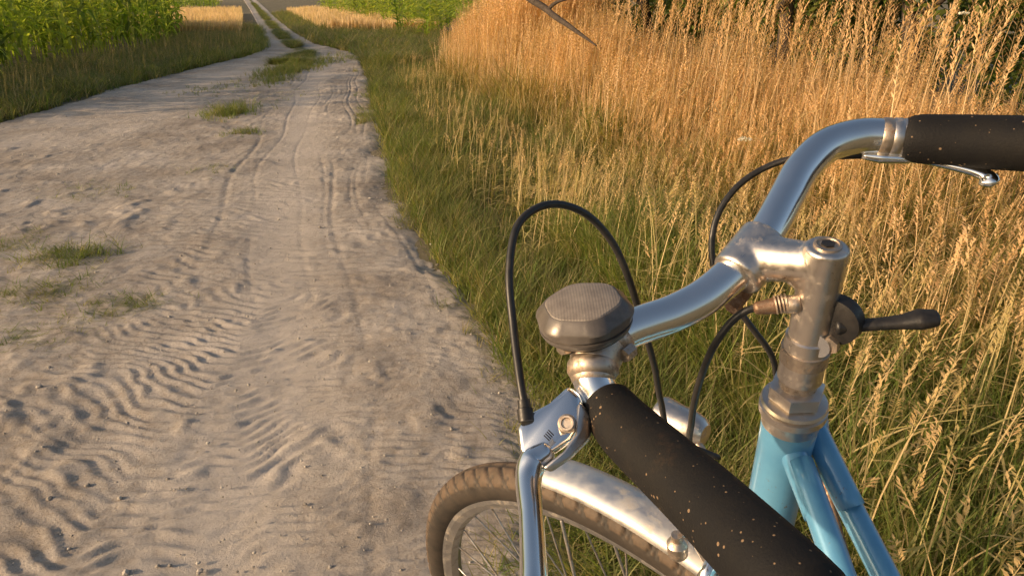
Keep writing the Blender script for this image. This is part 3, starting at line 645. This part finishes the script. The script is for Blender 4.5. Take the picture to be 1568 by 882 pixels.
def tree(base,hgt,lean,seed):
    r=random.Random(seed);e=bpy.data.objects.new('tree',None);col.objects.link(e);b0=Vector(base)
    tp_=b0+Vector((lean[0],lean[1],hgt));mid_=b0.lerp(tp_,.5)+Vector((r.uniform(-.15,.15),r.uniform(-.1,.1),0))
    tube('trunk',[b0,mid_,tp_],[.07,.05,.02],M_bark,e,n=10);cs=[]
    for i in range(9):
        t=.3+.65*i/9;p=b0.lerp(tp_,t);a=r.uniform(0,6.3);L=r.uniform(.6,1.2)
        q1=p+Vector((math.cos(a),math.sin(a),.5))*L*.5;q2=p+Vector((math.cos(a),math.sin(a),.55))*L+Vector((0,0,-.1))
        tube('limb',[p,q1,q2],[.03,.02,.007],M_bark,e,n=6);cs+= [tuple(q1),tuple(q2)]
    cs=np.array(cs);V,Fc,Cc=leaves(9000,cs,np.full((len(cs),3),.38),.035,DARK)
    o_=mesh_from('crown',V,Fc,M_leaf,cols=Cc);o_.parent=e;return e
tree((3.2,6.0,0),3.2,(-.2,.3),1);tree((2.3,6.6,0),3.3,(-.3,.2),2);tree((3.9,4.9,0),3.3,(.3,.2),3)
br=tree((1.9,10.2,0),3.0,(-.6,-.6),4)
tube('bare_branch',[Vector((1.35,9.7,2.3)),Vector((.5,8.6,1.75)),Vector((.0946,7.293,1.07+.12)),Vector((.3005,6.805,.965)),Vector((.4668,6.439,.85)),Vector((.66,6.18,.72))],[.05,.042,.036,.028,.020,.007],M_bark,br,n=8)
tube('bare_twig',[Vector((.3005,6.805,.965)),Vector((.38,6.72,1.03)),Vector((.53,6.62,1.07))],[.02,.014,.006],M_bark,br,n=6)
c,r=blobs(70,-110,60,150,165,1,4,3,6);emit('distant_treeline',[leaves(26000,c,r,.5,DARK)],M_leaf)
# wildflowers
fl=[]
for (x,y,z) in [(1.55,3.0,.62),(1.05,3.4,.5),(1.62,3.05,.58),(1.45,6.0,1.1),(2.6,4.6,1.0),(1.9,2.6,.45)]:
    n=70;V,Fc,Cc=leaves(n,np.array([[x,y,z]]),np.array([[.03,.03,.008]]),.006,[(.7,.68,.62)])
    fl.append((V,Fc,Cc));V,Fc=blade_T(.004,3);V=V*[1,1,z]+[x,y,0];fl.append((V,Fc,np.full((len(V),3),.1)*[1,1.2,.4]))
emit('wildflowers',fl,M_dry)
# pebbles
n=7000;yy=1.0+9*rng.uniform(0,1,n)**1.8;xx=xl(yy)+(xr(yy)-xl(yy))*rng.uniform(.02,1,n)
k=len(ico);sz=rng.lognormal(math.log(.0022),.5,n)
V,Fc,C_=scatter(ico,fc,np.ones((k,3)),np.stack([xx,yy,.018+base_h(xx,yy)+sz*.2],-1),colmix(n,[(.42,.38,.33),(.28,.25,.21),(.46,.42,.36)]),sz,sz*rng.uniform(.5,.9,n),np.zeros(n))
M_peb=vegmat('pebble_stone',0,.9,.2);mesh_from('gravel',V,Fc,M_peb,cols=C_,smooth=False)
# ---------------------------------------------------------------- light
sd=Vector((-.95,-.30,0)).normalized();el=math.radians(16)
sd=sd*math.cos(el)+Vector((0,0,math.sin(el)))
L=bpy.data.lights.new('sun','SUN');L.energy=5.0;L.angle=math.radians(.6);L.color=(1,.69,.42)
lo=bpy.data.objects.new('sun',L);col.objects.link(lo);lo.rotation_euler=sd.to_track_quat('Z','Y').to_euler()
w=bpy.data.worlds.new('World');sc.world=w;w.use_nodes=True;nt=w.node_tree
sk=nt.nodes.new('ShaderNodeTexSky');sk.sky_type='NISHITA';sk.sun_disc=False;sk.sun_elevation=el;sk.sun_rotation=math.atan2(sd.x,sd.y)
sk.dust_density=4.5;sk.ozone_density=.3
nt.links.new(sk.outputs[0],nt.nodes['Background'].inputs[0]);nt.nodes['Background'].inputs[1].default_value=.15
